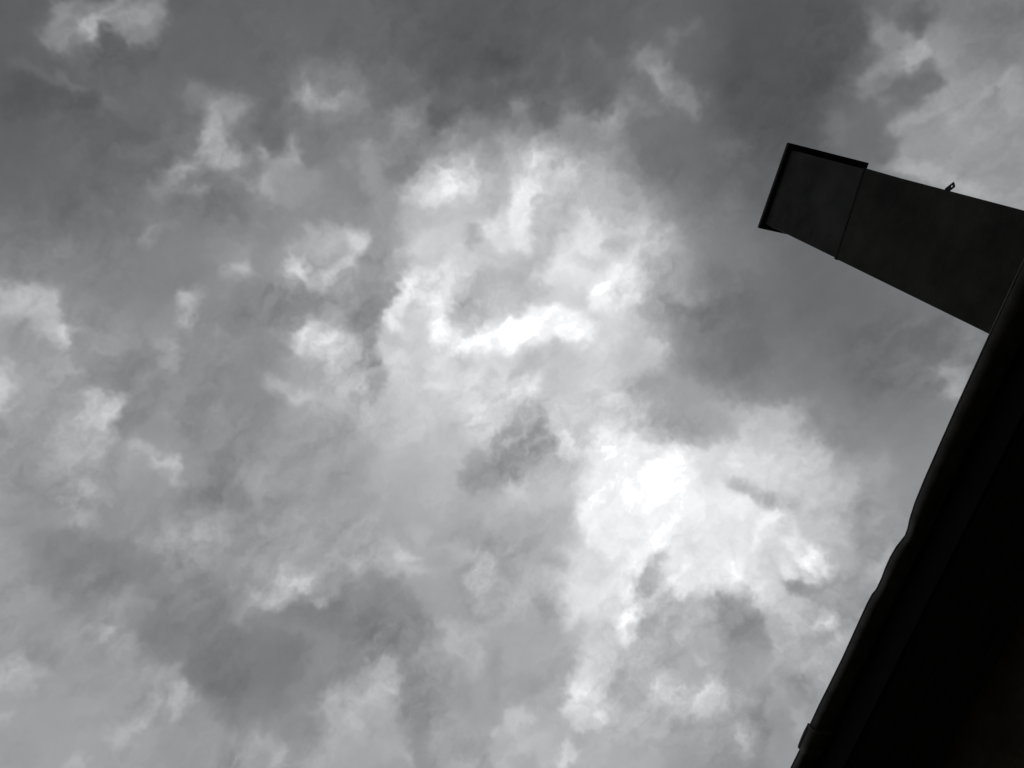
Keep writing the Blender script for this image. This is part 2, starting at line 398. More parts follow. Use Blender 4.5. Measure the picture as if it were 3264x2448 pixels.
# (grey, edge softness, opacity %, stroke width, outline u0, v0, u1, v1, ...)
BANKS = [
  (143,266,90,0,(-1300,282,-795,156,-774,233,-819,312,-827,394,-899,415,-983,352,-1040,358,-1079,412,-1125,475,-1220,538,-1270,501,-1319,454,-1288,395,-1304,341)),
  (172,221,90,0,(-1151,384,-1082,375,-1028,332,-1079,412,-1113,442,-1163,417)),
  (160,299,80,0,(-986,315,-858,284,-795,239,-801,173,-849,214,-917,268)),
  (138,182,90,0,(-955,352,-826,314,-827,390,-892,413)),
  (98,181,100,0,(-1111,479,-1040,365,-976,357,-907,409,-818,411,-811,503,-1097,590)),
  (122,225,90,295,(-1467,635,-1373,629,-1255,656,-1177,677,-1092,674,-996,692,-1014,743,-1101,754)),
  (133,119,90,146,(-1269,655,-1191,672)),
  (93,223,90,0,(-1505,673,-1406,644,-1303,674,-1176,692,-1076,694,-1058,745,-1191,796,-1363,855,-1497,890)),
  (118,399,80,470,(-797,665,-712,760,-733,862,-848,959,-941,936)),
  (104,395,80,0,(-1078,875,-865,751,-761,810,-778,879,-928,909)),
  (140,411,90,0,(-678,623,-614,569,-433,561,-354,552,-319,643,-368,703,-437,743,-404,819,-325,862,-391,927,-503,949,-546,999,-643,1069,-760,1074,-631,949,-581,814,-559,719,-597,654)),
  (174,264,90,0,(-573,813,-536,714,-489,631,-488,712,-472,792,-350,859,-424,925,-515,909,-573,896)),
  (155,197,90,0,(-461,673,-378,623,-363,677,-433,709)),
  (162,198,90,0,(-628,974,-583,948,-555,984,-621,1048)),
  (138,499,90,0,(-760,1074,-684,1051,-587,1067,-481,1072,-484,1124,-531,1141,-597,1128,-670,1193,-729,1237,-767,1168)),
  (162,168,90,0,(-543,1101,-472,1079,-499,1135)),
  (162,256,90,0,(-363,955,-237,973,-229,1032,-316,1006)),
  (118,342,90,0,(-512,1164,-442,1056,-310,1117,-269,1250,-433,1279)),
  (142,239,90,0,(-1206,1460,-1163,1437,-1139,1466,-1181,1498)),
  (128,223,90,0,(-1102,1269,-1058,1253,-1061,1320,-1091,1309)),
  (130,227,90,0,(-991,1250,-926,1297,-954,1336)),
  (142,335,90,0,(-765,1355,-703,1344,-695,1420,-750,1430)),
  (150,525,90,0,(-405,1380,-194,1307,-183,1394,-399,1431)),
  (106,314,80,0,(-1286,1236,-1126,1248,-1118,1346,-1241,1375)),
  (106,244,80,0,(-881,1023,-697,920,-621,889,-690,986,-796,1106,-874,1104)),
  (122,1145,70,0,(-317,3448,132,3534,674,3315,1025,3652,765,3907,225,4162,-180,3851)),
  (126,1050,60,0,(-1053,3178,-621,3108,-380,3369,-674,3487,-975,3439)),
  (186,2858,80,0,(612,878,889,602,1627,404,2002,733,2257,1257,1831,1595,712,1759,618,1376)),
  (178,1163,60,0,(1966,600,2333,883,2539,1429,2257,1497)),
  (180,1198,60,0,(666,1826,1815,1659,1951,2299,1234,2377,790,2214)),
  (134,732,80,0,(-537,1901,-149,1515,67,1924,93,2488,-183,2857,-442,2491)),
  (130,589,80,0,(-136,348,201,204,279,409,211,526,45,563,-106,505)),
  (150,200,90,0,(-145,407,-55,452,-28,413,-46,343,-17,312,18,435,47,462,38,514,-21,519,-83,491)),
  (172,134,90,0,(-30,397,10,437,29,454,-52,472,-24,437)),
  (160,203,90,0,(86,437,157,404,197,437,152,480,94,493)),
  (108,336,90,0,(-291,546,-147,514,-67,605,-117,794,-210,788,-265,748)),
  (150,522,90,0,(-249,881,-41,855,88,846,124,971,-50,1094,-223,1083)),
  (160,240,90,0,(-113,699,-65,680,-22,748,-4,813,-80,881,-153,904,-88,822)),
  (168,204,90,0,(-260,789,-182,816,-167,864,-249,881)),
  (175,241,90,0,(-241,939,-190,946,-187,1032,-227,1049)),
  (142,437,90,0,(430,426,517,372,620,443,626,520,572,567,464,564)),
  (165,141,90,0,(518,518,551,528,543,556)),
  (122,243,90,0,(542,315,654,255,693,314,615,418,546,382)),
  (118,170,90,0,(447,187,523,219,497,267)),
  (100,351,90,0,(609,385,698,296,866,240,1096,220,1068,331,891,354,725,427,644,429)),
  (88,685,80,0,(642,107,1031,-52,1065,90,836,103,678,199)),
  (122,174,90,0,(963,149,1038,122,1012,205)),
  (145,320,90,0,(726,436,846,443,867,500,755,578,680,569)),
  (126,268,90,0,(869,464,998,426,1002,487,905,509)),
  (180,915,70,0,(524,798,982,563,1065,956,570,1060)),
  (131,502,95,0,(255,688,363,596,554,570,650,602,586,740,538,876,510,1027,541,1259,460,1275,451,1112,383,1034,330,928,172,943,117,866,142,747)),
  (122,322,80,0,(483,674,584,634,663,670,606,754,519,772)),
  (148,176,90,0,(199,779,260,775,252,829,216,828)),
  (148,179,90,0,(313,878,355,861,353,906)),
  (215,365,95,0,(587,847,713,784,780,707,925,603,964,657,974,791,901,844,866,906,774,908,676,883,611,878)),
  (160,291,80,0,(955,614,1017,555,1044,639,997,722)),
  (178,278,80,0,(886,865,972,828,978,901,906,962,879,922)),
  (208,751,80,0,(668,1086,1245,870,1296,1103,648,1238)),
  (172,245,90,0,(1020,1013,1098,977,1127,1027,1075,1095,1013,1070)),
  (227,226,90,0,(1081,943,1143,920,1215,989,1265,959,1289,1068,1194,1069,1115,1011)),
  (178,454,90,0,(-15,1347,208,1178,400,1131,451,1167,451,1277,-13,1363)),
  (202,256,90,0,(281,1182,401,1140,445,1186,422,1265,351,1279,305,1223)),
  (155,175,80,173,(-209,1195,-94,1217)),
  (170,180,80,177,(158,1142,243,1171)),
  (168,252,80,442,(76,1185,152,1279)),
  (102,353,90,0,(1207,5,1361,70,1386,203,1372,366,1238,238,1193,128)),
  (137,248,90,0,(1096,220,1187,216,1230,240,1187,294,1121,327)),
  (118,241,80,0,(1285,-114,1336,-126,1350,30,1314,31)),
  (117,205,90,0,(1424,-198,1531,-174,1520,-146,1448,-145)),
  (100,351,90,0,(1366,-50,1493,-81,1597,-4,1660,85,1600,170,1497,168,1400,78)),
  (138,349,90,0,(1657,-146,1730,-206,1771,-249,1855,-211,1972,-130,2107,-111,2184,-43,2193,43,2128,41,2017,42,1930,28,1941,-53,1824,-76,1724,-103)),
  (152,278,80,0,(1698,-131,1760,-196,1880,-133,1958,-57,1920,-4,1824,-76)),
  (152,142,90,0,(2131,23,2180,2,2162,59)),
  (122,305,90,0,(1843,-250,1902,-348,2005,-415,2048,-368,1945,-326,1919,-269)),
  (136,136,90,0,(1862,-305,1909,-325,1900,-298)),
  (128,319,80,0,(1642,55,1743,21,1847,92,1783,161,1678,151)),
  (140,359,90,0,(1421,265,1639,178,1715,116,1851,74,1905,131,1758,202,1699,261,1805,236,1764,290,1544,343,1407,357)),
  (160,179,90,0,(1635,196,1667,145,1756,132,1721,202,1651,219)),
  (118,246,80,0,(1696,-45,1808,-38,1811,66,1689,26)),
  (112,636,90,0,(1864,248,2093,138,2231,131,2240,310,2134,429,1957,472,1876,354)),
  (113,450,90,0,(2286,217,2417,103,2499,128,2447,195,2345,257)),
  (200,930,80,0,(1159,487,1340,463,1499,498,1574,572,1462,774,1419,878,1340,1038,1285,1050)),
  (228,469,90,0,(1196,650,1345,680,1410,880,1340,1038,1289,1068)),
  (239,227,90,0,(1241,852,1415,860,1411,927,1338,1028,1285,1050)),
  (195,1135,80,0,(1677,753,1973,636,2042,781,1887,970)),
  (230,380,90,0,(1585,887,1696,749,1839,781,1823,871,1805,952,1684,1017,1557,970)),
  (182,266,95,0,(1435,865,1520,855,1562,912,1492,985,1403,1062,1333,1095,1373,1011)),
  (205,668,80,0,(1942,881,2178,748,2217,891,1850,979)),
  (190,229,80,0,(1825,880,1933,845,1924,924,1850,979)),
  (90,767,90,0,(2178,-579,2782,-728,2891,-593,2905,-430,2842,-277,2858,-71,2876,104,2538,190,2272,-186)),
  (142,411,90,0,(2875,-670,3032,-741,3101,-661,3187,-658,3238,-695,3355,-749,3459,-611,3428,-495,3367,-479,3280,-524,3209,-531,3185,-467,3082,-381,3070,-283,3006,-267,2933,-317,2995,-402,3025,-519)),
  (170,229,90,0,(3093,-561,3136,-621,3212,-640,3258,-594,3221,-543,3166,-470,3118,-483,3125,-527)),
  (152,245,90,0,(3272,-581,3343,-590,3399,-521,3367,-479,3302,-513)),
  (133,170,90,0,(2933,-317,3025,-307,3051,-330,3041,-267,2983,-279)),
  (102,224,95,0,(3020,-786,3164,-821,3225,-724,3221,-658,3150,-665,3076,-679,3038,-727)),
  (150,509,90,0,(3359,-460,3757,-605,4068,102,3398,58,3326,-14,3334,-105,3238,-125,3295,-202)),
  (111,250,95,0,(3086,-373,3173,-455,3209,-531,3276,-532,3315,-483,3372,-430,3361,-375,3313,-285,3227,-263,3133,-300)),
  (161,237,90,0,(3323,-262,3446,-355,3598,-299,3581,-259,3429,-254,3349,-198,3334,-105,3241,-117,3255,-191)),
  (112,312,90,0,(2974,-189,3040,-224,3149,-128,3222,-76,3340,-89,3350,-20,3305,46,3183,79,3079,15,3022,-87)),
  (138,170,90,0,(3076,-268,3146,-268,3157,-219,3106,-214)),
  (120,435,80,0,(2870,-110,2940,-163,3013,-111,3040,7,2919,21)),
  (170,242,90,0,(3335,57,3423,-12,3553,7,3731,22,3924,78,3810,110,3543,92,3345,81)),
  (125,633,80,0,(3468,-736,3635,-858,3740,-641,3557,-578)),
  (142,248,80,0,(3638,-361,3734,-370,3753,-288,3687,-287)),
  (131,576,80,0,(-1465,1548,-804,1446,-480,1445,-419,1613,-699,1700,-1164,1722,-1184,1657,-1457,1678)),
  (172,322,90,0,(-1496,1732,-1325,1735,-1179,1724,-1177,1834,-1147,1925,-1099,1954,-1090,2057,-1119,2077,-1213,2035,-1265,1947,-1369,1917,-1482,1946)),
  (188,157,90,0,(-1429,1782,-1387,1768,-1385,1801,-1427,1807)),
  (180,242,80,0,(-1268,1812,-1179,1809,-1165,1893,-1223,1917)),
  (148,287,80,0,(-1466,2062,-1247,2073,-1315,2149,-1459,2162)),
  (136,203,90,0,(-1096,1910,-1031,1859,-857,1723,-793,1722,-826,1876,-694,1903,-685,2134,-817,2274,-861,2314,-989,2309,-1039,2278,-991,2203,-1036,2138,-1083,2056)),
  (190,148,90,0,(-1143,1976,-1102,1920,-1090,2057,-1128,2061)),
  (162,199,90,0,(-1117,2094,-1053,2122,-1038,2199,-1090,2231,-1140,2183)),
  (192,241,90,0,(-1479,2181,-1355,2195,-1288,2300,-1319,2363,-1360,2401,-1460,2416)),
  (206,240,90,0,(-1473,2264,-1371,2273,-1343,2339,-1376,2385,-1462,2399)),
  (172,243,80,0,(-1380,2428,-1254,2427,-1265,2471,-1369,2461)),
  (168,595,80,0,(-1104,2407,-817,2426,-791,2514,-894,2611,-963,2705,-1006,2752,-1093,2669,-1167,2543)),
  (180,205,90,0,(-1002,2336,-926,2303,-823,2293,-840,2366,-806,2452,-890,2495,-1022,2444)),
  (198,171,90,0,(-922,2347,-859,2332,-862,2386,-902,2381)),
  (134,174,95,0,(-819,2328,-767,2287,-663,2330,-651,2438,-713,2480,-779,2477,-830,2383)),
  (150,248,90,0,(-645,2347,-543,2354,-535,2426,-636,2427)),
  (178,250,90,0,(-721,2553,-664,2539,-562,2621,-474,2650,-458,2704,-462,2814,-505,2808,-533,2719,-587,2696,-645,2637)),
  (203,125,90,0,(-585,2641,-492,2642,-460,2685,-556,2675)),
  (188,141,90,0,(-687,2559,-634,2582,-648,2610)),
  (188,162,90,0,(-501,2771,-449,2776,-470,2815)),
  (146,312,90,0,(-950,2687,-846,2608,-757,2673,-725,2806,-823,2812,-932,2774)),
  (172,375,90,0,(-1077,2826,-1006,2752,-887,2816,-814,2884,-1002,2929,-1060,2983)),
  (140,363,90,0,(-1307,2810,-1199,2832,-1127,2934,-1259,2989,-1313,2905)),
  (132,462,90,0,(-430,2858,-235,2739,-1,2744,18,2875,-386,2928)),
  (136,538,90,0,(-519,1988,-329,1870,-168,1902,-228,2114,-434,2205,-485,2129)),
  (172,209,90,0,(-578,1682,-491,1642,-422,1658,-474,1720,-486,1838,-533,1863,-549,1794,-539,1738)),
  (200,156,90,0,(-562,1679,-489,1659,-493,1705,-559,1706)),
  (190,140,90,0,(-540,1801,-499,1795,-502,1841)),
  (177,143,90,0,(-373,1859,-314,1850,-343,1891)),
  (172,247,90,0,(-351,1548,-311,1461,-196,1423,-170,1491,-267,1534)),
  (197,177,90,0,(-301,1468,-226,1455,-254,1505)),
  (160,124,90,0,(-349,1638,-315,1632,-329,1661)),
  (152,350,80,0,(-654,1969,-589,1961,-517,2078,-571,2121,-632,2092)),
  (154,174,90,0,(-761,2188,-697,2181,-709,2218)),
  (150,305,80,0,(-915,1931,-835,1939,-858,2030,-913,2036)),
  (146,366,90,0,(-169,1500,-15,1473,126,1522,262,1526,249,1621,192,1668,-2,1756,-131,1786)),
  (137,331,80,0,(41,1555,228,1541,222,1626,97,1638)),
  (207,236,95,0,(-18,1392,75,1357,150,1444,129,1484,33,1437)),
  (214,221,95,0,(200,1416,238,1372,353,1296,410,1359,312,1377,252,1462,207,1461)),
  (205,111,90,0,(323,1449,359,1443,353,1463)),
  (182,336,90,0,(269,1571,333,1513,478,1496,469,1554,388,1625,319,1656,244,1650)),
  (208,377,95,0,(110,1785,197,1696,296,1745,381,1816,487,1836,472,1916,410,2002,345,2070,298,2001,241,1991,178,1943,90,1901)),
  (227,261,90,0,(111,1794,192,1725,252,1762,345,1822,256,1846,142,1817)),
  (188,190,80,0,(356,1896,398,1928,355,2011,310,2018)),
  (162,261,90,0,(-19,2086,120,2047,141,2129,54,2160,-11,2150)),
  (172,187,80,0,(113,1935,182,1905,191,1970,130,1989)),
  (192,378,90,0,(82,2166,203,2110,308,2133,288,2184,129,2235)),
  (225,382,95,0,(585,1410,710,1320,758,1273,977,1228,1030,1351,979,1486,982,1553,871,1575,842,1523,748,1531,667,1613,776,1689,767,1749,583,1676,563,1613,605,1472)),
  (240,284,95,0,(594,1408,677,1345,760,1386,830,1458,781,1505,674,1488,613,1461)),
  (222,113,90,0,(668,1403,732,1391,726,1411)),
  (199,346,90,0,(749,1540,851,1521,888,1668,860,1732,788,1706,716,1623)),
  (159,342,95,0,(433,1336,657,1236,689,1305,593,1399,608,1491,577,1582,560,1709,573,1841,663,1980,646,2051,604,2145,570,2112,576,1975,524,1945,457,2062,440,2017,482,1923,513,1880,490,1740,375,1779,344,1699,420,1591,481,1514,484,1420,439,1372)),
  (149,301,80,0,(376,1665,457,1594,505,1547,487,1665,424,1733,368,1733)),
  (151,373,80,0,(460,1275,657,1236,658,1292,588,1372,481,1401)),
  (214,135,90,0,(499,2085,557,1978,573,2015,542,2116,505,2122)),
  (210,96,80,151,(455,2111,481,2155)),
  (182,270,95,0,(993,1310,1162,1285,1263,1216,1326,1241,1354,1371,1273,1446,1213,1537,1136,1542,1065,1527,984,1514,1002,1404)),
  (175,386,80,0,(1015,1325,1308,1245,1330,1347,1113,1430)),
  (238,390,95,0,(1214,1546,1404,1419,1452,1645,1248,1716,1188,1708,1037,1796,970,1750,907,1723,879,1621,925,1555,982,1553,1051,1608,1147,1599)),
  (222,136,90,0,(1096,1492,1154,1490,1160,1518,1103,1524)),
  (232,77,80,132,(1195,1211,1263,1216)),
  (251,294,95,0,(1256,1557,1408,1437,1450,1636,1265,1703,1199,1667)),
  (215,427,90,0,(579,1763,674,1765,794,1792,855,1810,1034,1777,1118,1860,1027,1896,908,1889,809,1877,666,1883,573,1841)),
  (188,96,80,113,(588,1761,665,1767,707,1788)),
  (206,96,80,113,(660,1681,744,1724)),
  (200,98,80,134,(816,1808,904,1919,941,1912)),
  (215,689,80,0,(659,1903,859,1888,1011,1919,1131,1877,1422,1701,1473,1950,1319,1980,1120,1978,1023,1986,933,2031,748,2083,675,1997)),
  (232,275,90,0,(918,1946,1057,1901,1041,1973,936,1991)),
  (198,890,80,0,(710,2089,1028,2014,1316,1961,1290,2086,1106,2169,883,2306,740,2329)),
  (205,600,80,0,(1166,2009,1412,1942,1492,2047,1429,2240,1229,2297,1256,2172)),
  (152,862,80,0,(42,2398,494,2298,621,2494,557,2698,86,2706,-11,2670)),
  (195,563,80,0,(1253,2432,1380,2299,1468,2232,1288,2346)),
  (151,283,95,0,(1262,2481,1398,2397,1462,2304,1527,2120,1587,2432,1491,2571,1390,2630,1271,2590,1240,2525)),
  (190,240,80,295,(1057,2685,1066,2623)),
  (188,347,90,0,(1296,1103,1485,1081,1539,1146,1469,1181,1523,1247,1478,1354,1358,1389)),
  (178,349,80,0,(1326,1241,1472,1238,1443,1332,1352,1361)),
  (215,271,90,0,(1512,1113,1716,1029,1769,1124,1716,1233,1704,1265,1568,1276,1522,1198)),
  (242,77,90,0,(1504,1164,1543,1165,1537,1180)),
  (232,154,90,0,(1623,1089,1672,1049,1704,1099,1653,1130)),
  (228,934,90,0,(1716,1068,1873,993,2030,995,2139,1037,2210,1237,2143,1283,2005,1285,1937,1331,1792,1304)),
  (172,1360,80,0,(2122,973,2273,1024,2328,1159,2222,1284,2143,1203)),
  (243,332,95,0,(1803,1312,1798,1166,1871,1139,1936,1163,1963,1275,1908,1337)),
  (208,434,90,0,(1843,1352,2047,1295,2101,1353,2072,1479,1957,1586,1863,1527)),
  (242,334,95,0,(1334,1463,1501,1369,1567,1315,1670,1332,1780,1337,1858,1418,1863,1527,1772,1567,1640,1556,1502,1605,1375,1661)),
  (251,353,90,0,(1336,1472,1482,1422,1615,1442,1585,1528,1369,1632)),
  (205,137,80,0,(1631,1291,1705,1270,1677,1320)),
  (190,439,80,0,(1986,1539,2274,1492,2406,1501,2354,1615,2139,1767,1991,1740)),
  (200,197,90,0,(2105,1331,2157,1299,2227,1383,2309,1393,2401,1441,2411,1479,2321,1481,2241,1439,2147,1381)),
  (210,138,90,0,(2288,1428,2352,1403,2406,1460,2347,1464)),
  (124,1466,95,0,(2420,1437,2374,1297,2246,1298,2298,1196,2417,1087,2489,824,2817,644,3009,1286,2891,1572,2641,1565,2463,1528)),
  (112,970,80,0,(2573,950,2873,823,3035,1380,2814,1469,2618,1287)),
  (195,398,90,0,(1422,1701,1551,1604,1698,1593,1813,1658,1872,1746,1810,1830,1652,1843,1448,1825)),
  (214,280,90,0,(1457,1873,1573,1850,1624,1809,1694,1854,1678,1969,1577,1969,1473,1950)),
  (200,443,80,0,(1810,1739,1981,1782,2156,1753,2223,1870,2189,1990,2053,2021,1925,2038,1831,1977,1855,1851)),
  (185,283,90,0,(2073,1924,2319,1848,2362,1950,2206,1976,2129,1994)),
  (158,683,95,0,(2184,1746,2345,1576,2646,1584,2757,1709,2765,1862,2691,1973,2498,2010,2345,1964,2242,1866)),
  (160,283,95,0,(1472,2151,1573,2000,1637,2018,1705,2105,1744,2249,1705,2359,1649,2441,1537,2492)),
  (151,283,80,0,(1549,2237,1672,2193,1695,2310,1563,2416)),
  (228,223,95,0,(1744,2148,1836,2098,1912,2123,1938,2250,1895,2290,1801,2278)),
  (190,597,80,0,(2748,1711,2853,1736,2994,1822,3124,1870,3100,1773,2916,1668)),
  (238,568,95,0,(2008,2092,2098,2041,2264,2055,2372,2082,2534,2079,2707,2042,2826,1991,2923,1934,3021,1929,3158,1923,3256,2333,2034,2629,2035,2424,2048,2288,2002,2165)),
  (247,162,90,0,(2109,2090,2208,2078,2195,2112)),
  (250,612,90,0,(2389,2160,2616,2085,2702,2240,2782,2375,2755,2486,2266,2600,2287,2451,2411,2310)),
  (218,285,90,0,(1910,2113,2001,2063,2004,2174,2037,2280,2000,2452,1931,2415,1946,2289)),
  (220,143,90,0,(2039,2290,2099,2236,2125,2261,2074,2313)),
  (192,571,90,0,(1665,2417,1960,2358,2019,2550,1866,2663,1618,2710,1585,2534)),
  (224,445,90,0,(2742,2105,2847,1996,2948,2125,2925,2287,2793,2331)),
  (242,181,90,0,(2887,2037,2970,2047,3023,2105,2946,2115)),
  (195,141,90,0,(2905,2199,2978,2169,3065,2198,3236,2162,3245,2201,3110,2217,3013,2274,2918,2257)),
  (110,1132,80,0,(3212,880,3385,783,3810,957,3912,1280,3585,1429,3310,1203)),
  (138,547,80,0,(4013,896,4145,895,4135,997,4015,1035)),
  (146,334,90,0,(3922,1165,3992,1103,4120,1083,4132,1261,4115,1348,4042,1290)),
  (158,242,90,0,(4004,1282,4064,1242,4124,1264,4092,1335)),
  (170,890,80,0,(3046,1643,3212,1639,3366,1855,3216,1845,3086,1798)),
  (206,1098,90,0,(3045,1871,3194,1913,3320,2023,3289,2137,3116,2163)),
  (128,742,80,0,(3368,1678,3538,1598,3595,1736,3483,1821)),
  (158,624,80,0,(3544,1907,3861,1738,3918,1844,3756,2061,3608,2044)),
  (207,317,90,0,(3449,2070,3542,2053,3613,2105,3624,2227,3478,2270)),
  (217,179,90,0,(3427,2097,3500,2118,3459,2192)),
  (172,180,90,0,(3161,2182,3316,2170,3423,2203,3423,2286,3274,2328,3181,2271)),
  (132,480,90,0,(-1218,3161,-1068,3115,-934,3111,-650,3144,-591,3340,-752,3398,-858,3471,-986,3472,-1136,3403,-1182,3273)),
  (124,431,80,0,(-1069,3246,-722,3237,-804,3373,-955,3402)),
  (172,306,90,0,(-1075,2984,-949,2979,-955,3067,-1016,3087,-1077,3036)),
  (158,509,90,0,(-622,3097,-483,3117,-326,3052,-141,3038,-131,3112,-260,3214,-449,3243,-593,3196)),
  (174,165,90,0,(-319,3107,-237,3120,-250,3158)),
  (150,352,90,0,(-817,3470,-681,3432,-547,3482,-514,3535,-603,3573,-795,3576,-849,3541)),
  (174,192,95,0,(-825,3664,-765,3615,-703,3645,-658,3733,-690,3804,-741,3734,-779,3699)),
  (130,513,95,0,(-497,3409,-248,3305,-101,3389,-30,3570,149,3652,223,4151,66,4219,-87,4116,-209,3895,-354,3818,-538,3741,-591,3662,-518,3571)),
  (121,742,80,0,(-229,3761,181,3742,228,4061,4,4114,-158,3939)),
  (152,413,90,0,(-40,3496,103,3469,124,3616,21,3604)),
  (178,226,90,0,(40,3417,128,3383,143,3485,67,3471)),
  (158,395,90,0,(-516,3900,-327,3817,-258,3870,-350,3969,-505,3979)),
  (173,199,95,0,(-326,4013,-217,3904,-202,4011,-225,4153,-276,4171,-312,4110)),
  (140,302,90,0,(-1158,3728,-1034,3722,-933,3767,-1015,3868,-1114,3831)),
  (175,182,95,0,(-1209,3811,-1173,3736,-1129,3839,-1131,3881,-1045,3884,-1024,3919,-1092,4000,-1204,3970,-1260,4009,-1268,3942)),
  (190,115,90,0,(-1212,3911,-1164,3922,-1192,3946)),
  (190,101,90,0,(-1058,3901,-1027,3902,-1040,3918)),
  (180,147,90,0,(-1248,4092,-1147,4106,-1166,4138,-1242,4142)),
  (148,308,80,0,(-942,3938,-746,3942,-751,4028,-898,4024)),
  (162,311,90,0,(-733,4037,-613,4056,-651,4142,-780,4173,-842,4137,-773,4105)),
  (148,172,80,0,(-831,4154,-697,4175,-643,4202,-759,4199,-828,4179)),
  (176,194,95,0,(-653,4244,-475,4188,-389,4119,-416,4058,-398,4057,-367,4154,-450,4240,-521,4282,-572,4340,-644,4304)),
  (190,123,90,0,(-569,4246,-483,4248,-531,4273)),
  (186,107,90,0,(-432,4066,-398,4057,-403,4084)),
  (182,238,90,0,(-878,4444,-801,4365,-741,4384,-739,4451)),
  (165,333,90,0,(74,4272,166,4270,229,4321,245,4426,150,4412)),
  (138,295,80,0,(-1369,3009,-1241,3015,-1262,3102,-1360,3095)),
  (148,493,70,0,(-1224,4217,-1005,4230,-1015,4435,-1195,4421)),
  (168,429,90,0,(817,3862,950,3697,1017,3804,1073,3903,1178,4128,1201,4274,1057,4325,802,4282,660,4191,557,4088,636,3971)),
  (182,268,90,0,(175,3323,332,3233,449,3250,463,3345,358,3411,291,3474,87,3488,72,3387,166,3389)),
  (194,192,80,0,(204,3330,309,3273,362,3307,256,3363)),
  (182,358,90,0,(610,3166,775,3088,858,2989,1053,3021,1077,3048,961,3133,1118,3111,1187,3160,994,3216,866,3164,681,3245)),
  (204,180,95,0,(914,3031,996,3039,1064,3030,997,3108,919,3119)),
  (179,196,90,0,(458,3440,564,3373,607,3272,664,3257,776,3098,732,3191,622,3367,539,3461)),
  (137,334,95,0,(586,3390,644,3259,751,3188,833,3208,939,3243,1054,3336,1148,3421,1237,3468,1243,3565,1182,3631,1126,3792,1093,3834,1029,3813,996,3730,911,3701,865,3792,700,3873,506,3944,332,4065,171,4063,104,3608,402,3578,582,3619,703,3512,636,3461)),
  (126,494,80,0,(718,3606,836,3479,957,3484,1039,3620,967,3676,807,3674)),
  (124,531,80,0,(124,3746,418,3680,445,3865,277,4013,165,4018)),
  (138,342,90,0,(337,4101,580,4114,672,4209,606,4286,446,4313,355,4218)),
  (150,479,90,0,(1285,3830,1519,3819,1538,3941,1432,4117,1316,4093)),
  (141,257,90,0,(1070,3818,1277,3783,1300,3924,1308,4113,1360,4387,1270,4397,1181,4146,1090,3948)),
  (184,136,90,0,(807,3995,848,4001,844,4038)),
  (192,136,90,0,(778,4127,838,4132,854,4172,793,4163)),
  (182,176,90,0,(1100,4275,1199,4265,1236,4308,1167,4315)),
  (165,336,90,0,(197,4233,329,4237,420,4332,284,4373,218,4375)),
  (190,206,90,0,(356,4352,420,4332,439,4456,354,4459)),
  (182,280,80,0,(998,2871,1076,2859,1076,2978,1017,2987)),
  (178,364,80,0,(1118,2992,1293,2946,1422,2985,1394,3059,1257,3031)),
  (155,284,90,0,(1102,2955,1181,2883,1368,2793,1532,2856,1648,2987,1722,3175,1585,3098,1501,2972,1372,2933,1238,2924)),
  (160,324,80,0,(1275,3078,1392,3050,1412,3166,1312,3181)),
  (198,244,95,0,(1417,3016,1495,2993,1542,3085,1590,3127,1573,3210,1511,3270,1432,3223,1415,3126)),
  (155,284,80,0,(1401,3346,1545,3344,1598,3415,1651,3486,1569,3489)),
  (173,262,90,0,(1240,3487,1321,3417,1454,3417,1581,3437,1651,3486,1543,3522,1589,3614,1610,3679,1541,3699,1496,3803,1442,3723,1319,3662,1302,3616,1331,3543)),
  (186,141,90,0,(1303,3625,1362,3607,1339,3659)),
  (186,141,90,0,(1530,3632,1605,3650,1546,3669)),
  (184,121,90,0,(1250,3486,1293,3500,1266,3518)),
  (154,121,80,139,(1447,3438,1477,3493)),
  (150,364,90,0,(1653,3564,1780,3514,1846,3925,1678,3912)),
  (176,280,90,0,(1600,4076,1739,4037,1828,3947,1885,4319,1715,4287,1756,4149,1726,4087)),
  (197,140,90,0,(1702,4062,1762,4053,1762,4120)),
  (172,450,90,0,(1614,2690,1961,2623,2025,2794,1904,2868,1942,2963,1864,3048,1684,3081)),
  (161,287,80,0,(1729,2871,1914,2866,1934,2974,1841,3032)),
  (239,410,95,0,(2056,2582,2713,2433,2723,2576,2642,2678,2593,2741,2518,2779,2500,2845,2482,3024,2406,3061,2315,2907,2239,2831,2148,2789)),
  (231,410,80,0,(2240,2625,2461,2597,2475,2769,2362,2825,2238,2718)),
  (247,409,90,0,(2441,2498,2675,2442,2638,2658,2532,2745)),
  (215,575,90,0,(1904,2868,2148,2789,2286,2862,2354,3001,2378,3189,2298,3267,2040,3338,2093,3166,1890,3074,2056,2961)),
  (165,448,90,0,(1681,3182,1955,3153,2045,3367,2142,3449,2172,3692,2165,3841,2045,4008,1944,4025,1805,3931)),
  (158,446,80,0,(1762,3665,2043,3666,2023,3866,1796,3874)),
  (200,450,80,0,(2298,3267,2489,3408,2422,3503,2271,3474,2154,3397)),
  (222,287,90,0,(2363,3050,2482,3024,2554,3130,2585,3246,2549,3335,2476,3331,2378,3250)),
  (198,103,80,161,(2421,3170,2448,3235)),
  (228,367,95,0,(2510,2792,2650,2718,2710,2610,2860,2500,3270,2307,3401,2915,3256,2893,3183,2831,3042,2888,2900,2945,2770,3018,2651,2934,2557,2873)),
  (241,264,90,0,(2982,2593,3184,2643,3146,2799,3079,2817,2954,2704)),
  (233,204,90,0,(2728,2802,2844,2763,2848,2835,2760,2856)),
  (242,262,90,0,(3180,2437,3285,2460,3317,2607,3193,2589)),
  (213,205,90,0,(2522,2799,2654,2737,2699,2757,2648,2811,2545,2866)),
  (213,143,90,0,(2736,2541,2842,2463,2841,2505,2754,2578,2716,2640,2659,2664)),
  (212,121,80,159,(3131,2398,3150,2528)),
